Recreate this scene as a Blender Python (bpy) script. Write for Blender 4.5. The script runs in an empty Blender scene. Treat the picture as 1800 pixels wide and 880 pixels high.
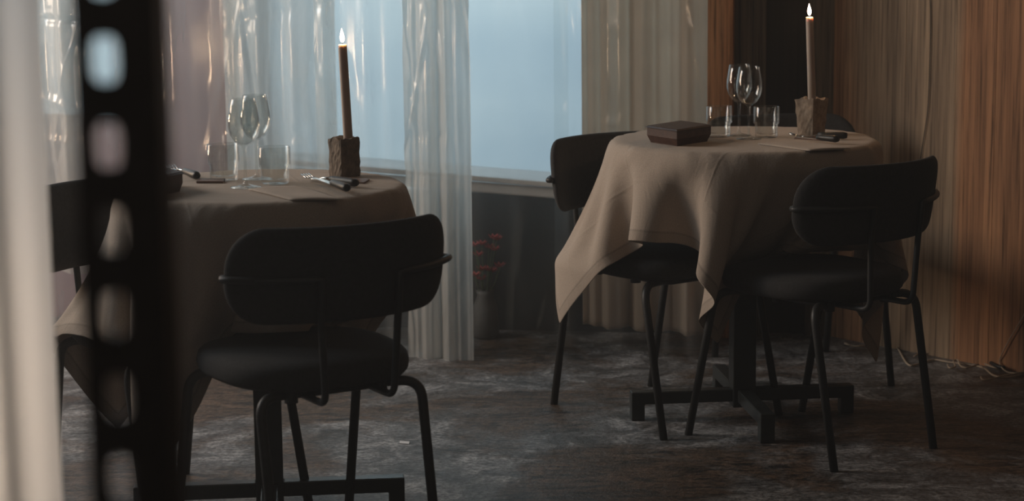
import bpy, math, random
import numpy as np
from mathutils import Vector, Matrix

random.seed(7)
rng = np.random.RandomState(11)
S = bpy.context.scene
COL = S.collection
R = math.radians

# ------------------------------------------------------------------ camera
FPX, W, H = 3600.0, 1800.0, 880.0
CAM_H, PITCH, ROLL = 1.31, math.atan(567 / 3600.0), 0.010
cam_d = bpy.data.cameras.new('camera')
cam_d.sensor_width = 36.0
cam_d.lens = FPX / W * 36.0
cam_d.clip_start = 0.05
cam_d.dof.use_dof = True
cam_d.dof.focus_distance = 5.0
cam_d.dof.aperture_fstop = 4.2
cam = bpy.data.objects.new('camera', cam_d)
COL.objects.link(cam)
MROT = Matrix.Rotation(math.pi / 2 - PITCH, 3, 'X') @ Matrix.Rotation(-ROLL, 3, 'Z')
cam.matrix_world = Matrix.Translation((0, 0, CAM_H)) @ MROT.to_4x4()
S.camera = cam
CAMP = Vector((0, 0, CAM_H))


def ray(px, py):
    return (MROT @ Vector(((px - W / 2) / FPX, -(py - H / 2) / FPX, -1.0)))


def on_z(px, py, z):
    d = ray(px, py)
    return CAMP + d * ((z - CAM_H) / d.z)


def on_y(px, py, y):
    d = ray(px, py)
    return CAMP + d * (y / d.y)


# ------------------------------------------------------------------ world, lights, exposure
S.view_settings.view_transform = 'Standard'
S.view_settings.look = 'None'
S.view_settings.gamma = 1.0
S.view_settings.exposure = 0.0
S.view_settings.use_curve_mapping = False
S.cycles.max_bounces = 12
S.cycles.transparent_max_bounces = 32
S.cycles.diffuse_bounces = 4
S.cycles.caustics_refractive = False
S.cycles.caustics_reflective = False

world = bpy.data.worlds.new('evening_sky')
world.use_nodes = True
S.world = world
bg = world.node_tree.nodes['Background']
bg.inputs[0].default_value = (0.60, 0.74, 0.80, 1)
bg.inputs[1].default_value = 0.45
air = world.node_tree.nodes.new('ShaderNodeVolumeScatter')  # thin haze added to the air to lift the blacks
air.inputs['Density'].default_value = 0.014
air.inputs['Anisotropy'].default_value = 0.1
world.node_tree.links.new(air.outputs[0], world.node_tree.nodes['World Output'].inputs['Volume'])


def area(name, loc, target, sx, sy, power, col, spread=180):
    d = bpy.data.lights.new(name, 'AREA')
    d.shape = 'RECTANGLE'
    d.size, d.size_y = sx, sy
    d.energy = power
    d.color = col
    d.spread = R(spread)
    o = bpy.data.objects.new(name, d)
    COL.objects.link(o)
    o.location = loc
    o.rotation_euler = (Vector(target) - Vector(loc)).to_track_quat('-Z', 'Y').to_euler()
    return o


def point(name, loc, power, col, rad=0.02):
    d = bpy.data.lights.new(name, 'POINT')
    d.energy = power
    d.color = col
    d.shadow_soft_size = rad
    o = bpy.data.objects.new(name, d)
    COL.objects.link(o)
    o.location = loc
    return o


area('street_daylight', (-0.6, 8.8, 1.9), (-0.3, 5.0, 0.7), 5.0, 2.8, 140, (0.82, 0.92, 0.945))
area('ceiling_lamp_glow', (1.3, 2.6, 2.75), (0.8, 5.6, 0.4), 1.4, 1.4, 2.0, (1.0, 0.76, 0.54))
area('room_fill', (-0.4, -0.8, 2.4), (0.0, 5.0, 0.3), 3.0, 1.5, 3.5, (1.0, 0.86, 0.72))  # soft warm fill added behind the camera, no visible source
area('sheet_warm_fill', (-0.88, 2.55, 0.80), (-0.64, 2.2, 0.86), 0.3, 0.3, 4.5, (1.0, 0.74, 0.52))  # added one-sided light, out of view, warms only the near plastic sheet
area('sheet_cool_fill', (-1.5, 3.3, 2.0), (-0.62, 2.2, 1.25), 0.6, 0.6, 4.5, (0.80, 0.92, 1.0), 90)  # unseen cool fill added to tint the top of the near sheet
area('left_warm_fill', (-2.9, 5.8, 1.8), (1.2, 5.7, 0.9), 1.0, 1.6, 21, (1.0, 0.78, 0.60), 120)  # added warm fill from the left for board wall and cloth sides
area('left_cool_fill', (-3.2, 5.3, 2.0), (0.0, 5.3, 0.6), 1.2, 1.6, 32, (0.80, 0.91, 1.0))  # added cool fill for left-facing sides; the left wall has no opening
point('wall_lamp_left', (-1.75, 5.4, 0.85), 8.0, (1.0, 0.68, 0.42), 0.06)


# ------------------------------------------------------------------ material helpers
def new_mat(name):
    m = bpy.data.materials.new(name)
    m.use_nodes = True
    nt = m.node_tree
    nt.nodes.clear()
    out = nt.nodes.new('ShaderNodeOutputMaterial')
    return m, nt, out


def N(nt, typ, **kw):
    n = nt.nodes.new(typ)
    for k, v in kw.items():
        if k in n.inputs:
            n.inputs[k].default_value = v
        else:
            setattr(n, k, v)
    return n


def ramp(nt, fac, stops):
    r = nt.nodes.new('ShaderNodeValToRGB')
    e = r.color_ramp.elements
    while len(e) < len(stops):
        e.new(0.5)
    for i, (p, c) in enumerate(stops):
        e[i].position = p
        e[i].color = (*c, 1)
    nt.links.new(fac, r.inputs[0])
    return r.outputs[0]


def coords(nt, scale=(1, 1, 1), rot=(0, 0, 0), loc=(0, 0, 0)):
    tc = nt.nodes.new('ShaderNodeTexCoord')
    mp = nt.nodes.new('ShaderNodeMapping')
    mp.inputs['Scale'].default_value = scale
    mp.inputs['Rotation'].default_value = rot
    mp.inputs['Location'].default_value = loc
    nt.links.new(tc.outputs['Object'], mp.inputs[0])
    return mp.outputs[0]


def noise(nt, vec, scale, detail=5, rough=0.6, dist=0.0):
    n = nt.nodes.new('ShaderNodeTexNoise')
    n.inputs['Scale'].default_value = scale
    n.inputs['Detail'].default_value = detail
    n.inputs['Roughness'].default_value = rough
    n.inputs['Distortion'].default_value = dist
    nt.links.new(vec, n.inputs['Vector'])
    return n.outputs[0]


def mixc(nt, fac, a, b, mode='MIX'):
    n = nt.nodes.new('ShaderNodeMix')
    n.data_type = 'RGBA'
    n.blend_type = mode
    for s, v in ((n.inputs['Factor'], fac), (n.inputs['A'], a), (n.inputs['B'], b)):
        if hasattr(v, 'is_linked') or hasattr(v, 'links'):
            nt.links.new(v, s)
        elif isinstance(v, (int, float)):
            s.default_value = v
        else:
            s.default_value = (*v, 1)
    return n.outputs['Result']


def bump(nt, h, strength=0.3, dist=0.01):
    b = nt.nodes.new('ShaderNodeBump')
    b.inputs['Strength'].default_value = strength
    b.inputs['Distance'].default_value = dist
    nt.links.new(h, b.inputs['Height'])
    return b.outputs[0]


def simple(name, col, rough=0.6, metal=0.0, var=0.15, scale=30, bmp=0.1, spec=0.5, sheen=0.0, vscale=(1, 1, 1)):
    m, nt, out = new_mat(name)
    p = N(nt, 'ShaderNodeBsdfPrincipled', Roughness=rough, Metallic=metal)
    p.inputs['Specular IOR Level'].default_value = spec
    if sheen:
        p.inputs['Sheen Weight'].default_value = sheen
    v = coords(nt, vscale)
    n = noise(nt, v, scale)
    c = ramp(nt, n, [(0.3, tuple(x * (1 - var) for x in col)), (0.7, tuple(min(1, x * (1 + var)) for x in col))])
    nt.links.new(c, p.inputs['Base Color'])
    if bmp:
        nt.links.new(bump(nt, n, bmp, 0.003), p.inputs['Normal'])
    nt.links.new(p.outputs[0], out.inputs[0])
    return m


# ---- floor
def mat_floor():
    m, nt, out = new_mat('worn_concrete')
    p = N(nt, 'ShaderNodeBsdfPrincipled')
    v = coords(nt)
    big = noise(nt, v, 1.7, 6, 0.62, 0.6)
    mid = noise(nt, v, 7, 8, 0.7, 0.8)
    fine = noise(nt, v, 70, 4, 0.7)
    stre = noise(nt, coords(nt, (3, 9, 1)), 3.2, 8, 0.65, 1.2)
    base = ramp(nt, mid, [(0.36, (0.036, 0.037, 0.037)), (0.5, (0.150, 0.152, 0.156)), (0.64, (0.36, 0.365, 0.375))])
    brown = ramp(nt, stre, [(0.38, (0.022, 0.017, 0.014)), (0.6, (0.13, 0.085, 0.056))])
    f = ramp(nt, big, [(0.46, (0, 0, 0)), (0.56, (1, 1, 1))])
    c = mixc(nt, f, base, brown)
    pit = ramp(nt, stre, [(0.33, (0.25, 0.25, 0.25)), (0.43, (1, 1, 1))])
    c = mixc(nt, 0.9, c, pit, 'MULTIPLY')
    sp = ramp(nt, fine, [(0.38, (0.45, 0.45, 0.45)), (0.62, (1.5, 1.5, 1.5))])
    c = mixc(nt, 1.0, c, sp, 'MULTIPLY')
    nt.links.new(c, p.inputs['Base Color'])
    rr = ramp(nt, mid, [(0.3, (0.34, 0.34, 0.34)), (0.7, (0.58, 0.58, 0.58))])
    nt.links.new(rr, p.inputs['Roughness'])
    h = mixc(nt, 0.45, mid, fine)
    nt.links.new(bump(nt, h, 0.55, 0.012), p.inputs['Normal'])
    nt.links.new(p.outputs[0], out.inputs[0])
    return m


def mat_wood(name, stops, sc=1.0, warp=0.4, rough=0.65, knots=True, band=None):
    """vertical grain: stretched along z"""
    m, nt, out = new_mat(name)
    p = N(nt, 'ShaderNodeBsdfPrincipled', Roughness=rough)
    p.inputs['Specular IOR Level'].default_value = 0.25
    v1 = coords(nt, (9 * sc, 9 * sc, 0.35 * sc))
    v2 = coords(nt, (60 * sc, 60 * sc, 1.3 * sc))
    g1 = noise(nt, v1, 1.6, 7, 0.65, warp)
    g2 = noise(nt, v2, 1.5, 6, 0.7, 0.3)
    c = ramp(nt, g1, stops)
    fine = ramp(nt, g2, [(0.34, (0.30, 0.28, 0.26)), (0.47, (0.85, 0.85, 0.85)), (0.68, (1.25, 1.23, 1.20))])
    c = mixc(nt, 1.0, c, fine, 'MULTIPLY')
    if knots:
        vo = nt.nodes.new('ShaderNodeTexVoronoi')
        vo.inputs['Scale'].default_value = 1.0
        nt.links.new(coords(nt, (2.6, 2.6, 1.5), (0, 0, 0), (0.3, 0.1, 0.4)), vo.inputs['Vector'])
        kn = ramp(nt, vo.outputs['Distance'], [(0.0, (0.25, 0.13, 0.08)), (0.035, (0.35, 0.2, 0.13)), (0.06, (1, 1, 1))])
        c = mixc(nt, 1.0, c, kn, 'MULTIPLY')
    if band:
        v3 = coords(nt, (1, 1, 0.05))
        g3 = noise(nt, v3, band[0], 3, 0.5)
        f3 = ramp(nt, g3, [(band[1], (0, 0, 0)), (band[2], (1, 1, 1))])
        c = mixc(nt, f3, c, mixc(nt, 1.0, c, band[3], 'MULTIPLY'))
    nt.links.new(c, p.inputs['Base Color'])
    nt.links.new(bump(nt, mixc(nt, 0.5, g1, g2), 0.5, 0.008), p.inputs['Normal'])
    nt.links.new(p.outputs[0], out.inputs[0])
    return m


def mat_plastic(name, milky=0.3, tint=(0.9, 0.93, 0.92), rough=0.20, gloss=0.08):
    """thin clear plastic film: mostly see-through, a little milky, glossy"""
    m, nt, out = new_mat(name)
    tr = N(nt, 'ShaderNodeBsdfTransparent', Color=(0.97, 0.985, 0.98, 1))
    tl = N(nt, 'ShaderNodeBsdfTranslucent', Color=(*tint, 1))
    df = N(nt, 'ShaderNodeBsdfDiffuse', Color=(*tint, 1))
    gl = N(nt, 'ShaderNodeBsdfGlossy', Color=(1, 1, 1, 1), Roughness=rough)
    v = coords(nt, (3, 3, 0.5))
    n = noise(nt, v, 3.0, 6, 0.6, 0.6)
    mk = nt.nodes.new('ShaderNodeMapRange')
    mk.inputs['From Min'].default_value = 0.3
    mk.inputs['From Max'].default_value = 0.7
    mk.inputs['To Min'].default_value = milky * 0.7 if milky < 0.9 else 0.985
    mk.inputs['To Max'].default_value = min(1, milky * 1.35)
    nt.links.new(n, mk.inputs['Value'])
    m1 = N(nt, 'ShaderNodeMixShader')
    m1.inputs[0].default_value = 0.35
    nt.links.new(tl.outputs[0], m1.inputs[1])
    nt.links.new(df.outputs[0], m1.inputs[2])
    m2 = N(nt, 'ShaderNodeMixShader')
    nt.links.new(mk.outputs[0], m2.inputs[0])
    nt.links.new(tr.outputs[0], m2.inputs[1])
    nt.links.new(m1.outputs[0], m2.inputs[2])
    lw = N(nt, 'ShaderNodeLayerWeight', Blend=0.35)
    fr = nt.nodes.new('ShaderNodeMath')
    fr.operation = 'MULTIPLY_ADD'
    fr.inputs[1].default_value = 0.35
    fr.inputs[2].default_value = gloss
    nt.links.new(lw.outputs['Fresnel'], fr.inputs[0])
    m3 = N(nt, 'ShaderNodeMixShader')
    nt.links.new(fr.outputs[0], m3.inputs[0])
    nt.links.new(m2.outputs[0], m3.inputs[1])
    nt.links.new(gl.outputs[0], m3.inputs[2])
    nt.links.new(m3.outputs[0], out.inputs[0])
    return m


def mat_fabric(name, col, transl=0.25, scale=900, var=0.12, rough=0.9):
    m, nt, out = new_mat(name)
    v = coords(nt)
    n1 = noise(nt, v, 9, 4)
    n2 = noise(nt, v, scale, 2)
    c = ramp(nt, mixc(nt, 0.5, n1, n2), [(0.35, tuple(x * (1 - var) for x in col)), (0.65, tuple(min(1, x * (1 + var)) for x in col))])
    df = N(nt, 'ShaderNodeBsdfPrincipled', Roughness=rough)
    df.inputs['Specular IOR Level'].default_value = 0.15
    df.inputs['Sheen Weight'].default_value = 0.1
    nt.links.new(c, df.inputs['Base Color'])
    nt.links.new(bump(nt, n2, 0.25, 0.002), df.inputs['Normal'])
    tl = N(nt, 'ShaderNodeBsdfTranslucent')
    nt.links.new(c, tl.inputs['Color'])
    mx = N(nt, 'ShaderNodeMixShader')
    mx.inputs[0].default_value = transl
    nt.links.new(df.outputs[0], mx.inputs[1])
    nt.links.new(tl.outputs[0], mx.inputs[2])
    nt.links.new(mx.outputs[0], out.inputs[0])
    return m


def mat_tablecloth(name, col, size):
    """linen with a stitched hem, ironed fold lines and soft crumple, laid out on the cloth's own UVs"""
    m, nt, out = new_mat(name)
    uv = nt.nodes.new('ShaderNodeTexCoord').outputs['UV']
    sep = nt.nodes.new('ShaderNodeSeparateXYZ')
    nt.links.new(uv, sep.inputs[0])

    def mth(op, a, b=None):
        n = nt.nodes.new('ShaderNodeMath')
        n.operation = op
        for k, v in enumerate((a, b)):
            if v is None:
                continue
            if isinstance(v, (int, float)):
                n.inputs[k].default_value = v
            else:
                nt.links.new(v, n.inputs[k])
        return n.outputs[0]
    ex = mth('MINIMUM', sep.outputs[0], mth('SUBTRACT', 1.0, sep.outputs[0]))
    ey = mth('MINIMUM', sep.outputs[1], mth('SUBTRACT', 1.0, sep.outputs[1]))
    e = mth('MINIMUM', ex, ey)
    hem = ramp(nt, e, [(0.0, (1, 1, 1)), (0.021, (1, 1, 1)), (0.0225, (0.15, 0.15, 0.15)), (0.0245, (0.0, 0.0, 0.0)), (0.027, (0.35, 0.35, 0.35)), (0.05, (0.35, 0.35, 0.35))])
    f4 = mth('ABSOLUTE', mth('SUBTRACT', mth('FRACT', mth('MULTIPLY', sep.outputs[0], 4.0)), 0.5))
    g4 = mth('ABSOLUTE', mth('SUBTRACT', mth('FRACT', mth('MULTIPLY', sep.outputs[1], 4.0)), 0.5))
    iron = ramp(nt, mth('MINIMUM', f4, g4), [(0.0, (1, 1, 1)), (0.02, (0, 0, 0))])
    cr = noise(nt, uv, 7, 5, 0.6, 1.0)
    we = noise(nt, uv, 420, 2, 0.6)
    p = N(nt, 'ShaderNodeBsdfPrincipled', Roughness=0.9)
    p.inputs['Specular IOR Level'].default_value = 0.15
    p.inputs['Sheen Weight'].default_value = 0.1
    c = ramp(nt, we, [(0.3, tuple(x * 0.86 for x in col)), (0.7, tuple(x * 1.12 for x in col))])
    dk = ramp(nt, e, [(0.0, (0.86, 0.86, 0.86)), (0.022, (0.84, 0.84, 0.84)), (0.024, (0.6, 0.6, 0.6)), (0.027, (1, 1, 1))])
    c = mixc(nt, 1.0, c, dk, 'MULTIPLY')
    nt.links.new(c, p.inputs['Base Color'])
    b1 = nt.nodes.new('ShaderNodeBump')
    b1.inputs['Strength'].default_value = 0.5
    b1.inputs['Distance'].default_value = 0.012
    nt.links.new(cr, b1.inputs['Height'])
    b2 = nt.nodes.new('ShaderNodeBump')
    b2.inputs['Strength'].default_value = 0.6
    b2.inputs['Distance'].default_value = 0.002
    nt.links.new(mixc(nt, 0.5, hem, iron), b2.inputs['Height'])
    nt.links.new(b1.outputs[0], b2.inputs['Normal'])
    nt.links.new(b2.outputs[0], p.inputs['Normal'])
    tl = N(nt, 'ShaderNodeBsdfTranslucent')
    nt.links.new(c, tl.inputs['Color'])
    mx = N(nt, 'ShaderNodeMixShader')
    mx.inputs[0].default_value = 0.10
    nt.links.new(p.outputs[0], mx.inputs[1])
    nt.links.new(tl.outputs[0], mx.inputs[2])
    nt.links.new(mx.outputs[0], out.inputs[0])
    return m


def mat_glass(name):
    """thin clear drinking-glass wall"""
    m, nt, out = new_mat(name)
    tr = N(nt, 'ShaderNodeBsdfTransparent', Color=(0.965, 0.975, 0.97, 1))
    gl = N(nt, 'ShaderNodeBsdfGlossy', Roughness=0.02)
    v = coords(nt)
    n = noise(nt, v, 25, 2)
    nrm = bump(nt, n, 0.05, 0.002)
    nt.links.new(nrm, gl.inputs['Normal'])
    lw = N(nt, 'ShaderNodeLayerWeight', Blend=0.5)
    nt.links.new(nrm, lw.inputs['Normal'])
    pw = nt.nodes.new('ShaderNodeMath')
    pw.operation = 'POWER'
    pw.inputs[1].default_value = 3.5
    nt.links.new(lw.outputs['Facing'], pw.inputs[0])
    f = nt.nodes.new('ShaderNodeMath')
    f.operation = 'MULTIPLY_ADD'
    f.inputs[1].default_value = 0.75
    f.inputs[2].default_value = 0.07
    nt.links.new(pw.outputs[0], f.inputs[0])
    mx = N(nt, 'ShaderNodeMixShader')
    nt.links.new(f.outputs[0], mx.inputs[0])
    nt.links.new(tr.outputs[0], mx.inputs[1])
    nt.links.new(gl.outputs[0], mx.inputs[2])
    nt.links.new(mx.outputs[0], out.inputs[0])
    return m


def mat_frosted(name, ca=(0.56, 0.64, 0.70), cb=(0.70, 0.76, 0.79), see=0.34):
    m, nt, out = new_mat(name)
    v = coords(nt, (0.8, 1, 1.4))
    n = noise(nt, v, 1.1, 3, 0.5)
    c = ramp(nt, n, [(0.32, ca), (0.62, cb)])
    tl = N(nt, 'ShaderNodeBsdfTranslucent')
    nt.links.new(c, tl.inputs['Color'])
    tr = N(nt, 'ShaderNodeBsdfTransparent', Color=(0.9, 0.96, 1, 1))
    gl = N(nt, 'ShaderNodeBsdfGlossy', Roughness=0.15)
    mx = N(nt, 'ShaderNodeMixShader')
    mx.inputs[0].default_value = see
    nt.links.new(tl.outputs[0], mx.inputs[1])
    nt.links.new(tr.outputs[0], mx.inputs[2])
    m2 = N(nt, 'ShaderNodeMixShader')
    m2.inputs[0].default_value = 0.04
    nt.links.new(mx.outputs[0], m2.inputs[1])
    nt.links.new(gl.outputs[0], m2.inputs[2])
    nt.links.new(m2.outputs[0], out.inputs[0])
    return m


def mat_emit(name, col, st):
    m, nt, out = new_mat(name)
    e = N(nt, 'ShaderNodeEmission', Strength=st, Color=(*col, 1))
    nt.links.new(e.outputs[0], out.inputs[0])
    return m


def mat_wax():
    m, nt, out = new_mat('candle_wax')
    p = N(nt, 'ShaderNodeBsdfPrincipled', Roughness=0.45)
    v = coords(nt)
    c = ramp(nt, noise(nt, v, 12, 3), [(0.3, (0.44, 0.36, 0.30)), (0.7, (0.52, 0.43, 0.36))])
    nt.links.new(c, p.inputs['Base Color'])
    p.inputs['Subsurface Weight'].default_value = 0.35
    p.inputs['Subsurface Radius'].default_value = (0.02, 0.010, 0.005)
    p.inputs['Subsurface Scale'].default_value = 1.0
    nt.links.new(p.outputs[0], out.inputs[0])
    return m


M = {}
M['floor'] = mat_floor()
M['plaster'] = simple('grey_plaster', (0.30, 0.25, 0.24), 0.8, var=0.2, scale=2.5, bmp=0.2)
M['ceiling'] = simple('dark_ceiling', (0.10, 0.09, 0.08), 0.9, scale=3)
M['darkpanel'] = simple('dark_window_panel', (0.020, 0.026, 0.030), 0.22, var=0.5, scale=3, bmp=0.05)
M['sill'] = simple('pale_sill_paint', (0.72, 0.70, 0.68), 0.45, var=0.1, scale=6)
M['board'] = mat_wood('bare_timber_board', [(0.25, (0.11, 0.078, 0.052)), (0.45, (0.30, 0.215, 0.145)), (0.62, (0.42, 0.31, 0.21)), (0.8, (0.20, 0.13, 0.08))],
                      band=(2.1, 0.47, 0.56, (1.10, 0.78, 0.60)))
M['greyboard'] = mat_wood('grey_weathered_board', [(0.3, (0.06, 0.048, 0.036)), (0.5, (0.17, 0.14, 0.11)), (0.75, (0.26, 0.215, 0.165))])
M['post'] = mat_wood('orange_timber', [(0.36, (0.13, 0.055, 0.028)), (0.5, (0.66, 0.34, 0.18)), (0.75, (0.80, 0.46, 0.26))], sc=1.3)
M['charred'] = mat_wood('dark_stained_board', [(0.3, (0.010, 0.009, 0.008)), (0.6, (0.020, 0.015, 0.012)), (0.8, (0.05, 0.025, 0.016))])
M['steel'] = simple('black_painted_steel', (0.050, 0.044, 0.042), 0.5, var=0.25, scale=40)
M['tube'] = simple('black_powder_coat', (0.022, 0.023, 0.023), 0.5, var=0.2, scale=60)
M['base'] = simple('dark_green_black_steel', (0.022, 0.026, 0.026), 0.32, var=0.2, scale=40)
M['velvet'] = simple('black_upholstery', (0.038, 0.037, 0.037), 0.85, var=0.2, scale=120, bmp=0.15, spec=0.2, sheen=0.05)
M['linen'] = mat_tablecloth('natural_linen', (0.52, 0.435, 0.36), 1.2)
M['napkin'] = mat_fabric('beige_napkin', (0.50, 0.42, 0.35), 0.0)
M['curtain'] = mat_fabric('beige_curtain', (0.86, 0.76, 0.66), 0.6, var=0.06)
M['film0'] = mat_plastic('thin_clear_film', 0.07, gloss=0.03)
M['film'] = mat_plastic('clear_plastic_film', 0.24, gloss=0.05)
M['film2'] = mat_plastic('milky_plastic_film', 0.68, (0.92, 0.90, 0.85))
M['film3'] = mat_plastic('near_frosted_film', 0.99, (0.88, 0.87, 0.86), 0.4, 0.02)
M['frost'] = mat_frosted('frosted_window_glass')
M['mauve'] = mat_frosted('mauve_window_film', (0.38, 0.28, 0.27), (0.50, 0.38, 0.37), 0.0)
M['glass'] = mat_glass('clear_glass')
M['wax'] = mat_wax()
M['flame'] = mat_emit('flame', (1.0, 0.72, 0.55), 14)
M['wick'] = simple('burnt_wick', (0.01, 0.01, 0.01), 0.9)
M['stone'] = simple('rough_clay', (0.20, 0.155, 0.115), 0.9, var=0.4, scale=60, bmp=0.8)
M['stone2'] = simple('pale_rough_clay', (0.36, 0.28, 0.215), 0.9, var=0.35, scale=50, bmp=0.8)
M['chrome'] = simple('polished_steel', (0.75, 0.73, 0.70), 0.15, 1.0, var=0.05, bmp=0)
M['handle'] = simple('black_wood_handle', (0.018, 0.015, 0.013), 0.45, var=0.3)
M['walnut'] = simple('dark_walnut', (0.060, 0.026, 0.017), 0.45, var=0.4, scale=12, vscale=(1, 6, 6))
M['strip'] = simple('brown_wood', (0.16, 0.085, 0.05), 0.55, var=0.3, scale=20)
M['cord'] = simple('cream_cord', (0.42, 0.34, 0.26), 0.6)
M['paper'] = simple('white_paper', (0.75, 0.76, 0.78), 0.8, bmp=0)
M['cable'] = simple('black_cable', (0.012, 0.012, 0.012), 0.5)
M['petal'] = simple('pink_red_petal', (0.55, 0.10, 0.10), 0.7)
M['stem'] = simple('green_stem', (0.06, 0.09, 0.04), 0.7)
M['greyclay'] = simple('grey_vase', (0.10, 0.10, 0.10), 0.6)
M['snow'] = simple('pavement', (0.30, 0.34, 0.36), 0.9, scale=3)


# ------------------------------------------------------------------ geometry helpers
def mesh(name, verts, faces, mat, parent=None, smooth=True, solid=0.0, sub=0, bev=0.0):
    me = bpy.data.meshes.new(name)
    me.from_pydata([tuple(v) for v in verts], [], faces)
    me.update()
    if smooth:
        me.polygons.foreach_set('use_smooth', [True] * len(me.polygons))
    me.materials.append(mat)
    o = bpy.data.objects.new(name, me)
    COL.objects.link(o)
    if parent:
        o.parent = parent
    if bev:
        b = o.modifiers.new('b', 'BEVEL')
        b.width = bev
        b.segments = 2
        b.limit_method = 'ANGLE'
    if solid:
        s = o.modifiers.new('s', 'SOLIDIFY')
        s.thickness = solid
        s.offset = 0
    if sub:
        s = o.modifiers.new('u', 'SUBSURF')
        s.levels = s.render_levels = sub
    return o


def tag(o, label, cat, group=None, kind=None):
    o['label'] = label
    o['category'] = cat
    if group:
        o['group'] = group
    if kind:
        o['kind'] = kind
    return o


def struct(o):
    o['kind'] = 'structure'
    return o


def empty(name, loc, rz=0.0):
    o = bpy.data.objects.new(name, None)
    o.empty_display_size = 0.1
    COL.objects.link(o)
    o.location = loc
    o.rotation_euler = (0, 0, rz)
    return o


class G:
    """collects geometry for one mesh"""

    def __init__(self):
        self.v, self.f = [], []

    def add(self, verts, faces):
        n = len(self.v)
        self.v += [tuple(x) for x in verts]
        self.f += [tuple(i + n for i in f) for f in faces]
        return self

    def box(self, c, s, rz=0.0, ax=None):
        m = Matrix.Rotation(rz, 3, 'Z')
        vs = []
        for x in (-1, 1):
            for y in (-1, 1):
                for z in (-1, 1):
                    vs.append(Vector(c) + m @ Vector((x * s[0] / 2, y * s[1] / 2, z * s[2] / 2)))
        return self.add(vs, [(0, 1, 3, 2), (4, 6, 7, 5), (0, 4, 5, 1), (2, 3, 7, 6), (0, 2, 6, 4), (1, 5, 7, 3)])

    def tube(self, pts, r, seg=12, caps=True, radii=None):
        P = [Vector(p) for p in pts]
        n = len(P)
        T = []
        for i in range(n):
            a = P[max(0, i - 1)]
            b = P[min(n - 1, i + 1)]
            T.append((b - a).normalized())
        up = Vector((0, 0, 1)) if abs(T[0].z) < 0.9 else Vector((1, 0, 0))
        U = (up - T[0] * up.dot(T[0])).normalized()
        vs = []
        for i in range(n):
            U = (U - T[i] * U.dot(T[i])).normalized()
            V = T[i].cross(U)
            rr = radii[i] if radii else r
            for k in range(seg):
                a = 2 * math.pi * k / seg
                vs.append(P[i] + U * math.cos(a) * rr + V * math.sin(a) * rr)
        fs = []
        for i in range(n - 1):
            for k in range(seg):
                k2 = (k + 1) % seg
                fs.append((i * seg + k, i * seg + k2, (i + 1) * seg + k2, (i + 1) * seg + k))
        if caps:
            fs.append(tuple(range(seg))[::-1])
            fs.append(tuple((n - 1) * seg + k for k in range(seg)))
        return self.add(vs, fs)

    def lathe(self, prof, seg=40, c=(0, 0, 0), closed=False):
        vs, fs = [], []
        n = len(prof)
        for r, z in prof:
            for k in range(seg):
                a = 2 * math.pi * k / seg
                vs.append((c[0] + r * math.cos(a), c[1] + r * math.sin(a), c[2] + z))
        m = n if closed else n - 1
        for i in range(m):
            j = (i + 1) % n
            for k in range(seg):
                k2 = (k + 1) % seg
                fs.append((i * seg + k, i * seg + k2, j * seg + k2, j * seg + k))
        if not closed:
            fs.append(tuple(range(seg))[::-1])
            fs.append(tuple((n - 1) * seg + k for k in range(seg)))
        return self.add(vs, fs)

    def build(self, name, mat, parent=None, **kw):
        return mesh(name, self.v, self.f, mat, parent, **kw)


def fillet(pts, r, n=6):
    P = [Vector(p) for p in pts]
    out = [P[0]]
    for i in range(1, len(P) - 1):
        a, b, c = P[i - 1], P[i], P[i + 1]
        d1, d2 = (a - b), (c - b)
        q = min(r, d1.length * 0.48, d2.length * 0.48)
        p1, p2 = b + d1.normalized() * q, b + d2.normalized() * q
        for k in range(n + 1):
            t = k / n
            out.append((p1 * (1 - t) + b * t) * (1 - t) + (b * (1 - t) + p2 * t) * t)
    out.append(P[-1])
    return out


def smooth_path(pts, n=8):
    P = [Vector(p) for p in pts]
    P = [P[0] * 2 - P[1]] + P + [P[-1] * 2 - P[-2]]
    out = []
    for i in range(1, len(P) - 2):
        for k in range(n):
            t = k / n
            a, b, c, d = P[i - 1], P[i], P[i + 1], P[i + 2]
            out.append(0.5 * ((2 * b) + (c - a) * t + (2 * a - 5 * b + 4 * c - d) * t * t + (3 * b - a - 3 * c + d) * t ** 3))
    out.append(P[-2])
    return out


# ------------------------------------------------------------------ room shell
def wall_line(X):            # the window wall, in plan
    return 6.65 - 0.15 * (X + 0.13)


CORNER = (1.02, wall_line(1.02))
wall_ang = math.atan(-0.15)
wdir = Vector((math.cos(wall_ang), math.sin(wall_ang), 0))
wnor = Vector((-wdir.y, wdir.x, 0))       # points outwards (+y)


def wall_box(name, X0, X1, z0, z1, mat, thick=0.12, off=0.0, parent=None, smooth=False, bev=0.0, z0b=None, z1b=None):
    """slab along the window wall between plan X0..X1; z0b/z1b are heights at X1"""
    z0b = z0 if z0b is None else z0b
    z1b = z1 if z1b is None else z1b
    vs = []
    for X, a, b in ((X0, z0, z1), (X1, z0b, z1b)):
        p = Vector((X, wall_line(X), 0)) + wnor * off
        for d in (0, thick):
            for z in (a, b):
                q = p + wnor * d
                vs.append((q.x, q.y, z))
    fs = [(0, 1, 3, 2), (4, 6, 7, 5), (0, 4, 5, 1), (2, 3, 7, 6), (0, 2, 6, 4), (1, 5, 7, 3)]
    return mesh(name, vs, fs, mat, parent, smooth=smooth, bev=bev)


def px_on_wall(px, py, off=0.0):
    """point where pixel ray meets the window wall plane moved by off"""
    d = ray(px, py)
    p0 = Vector((-0.13, 6.65, 0)) + wnor * off
    t = (p0 - CAMP).dot(wnor) / d.dot(wnor)
    return CAMP + d * t


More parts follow.
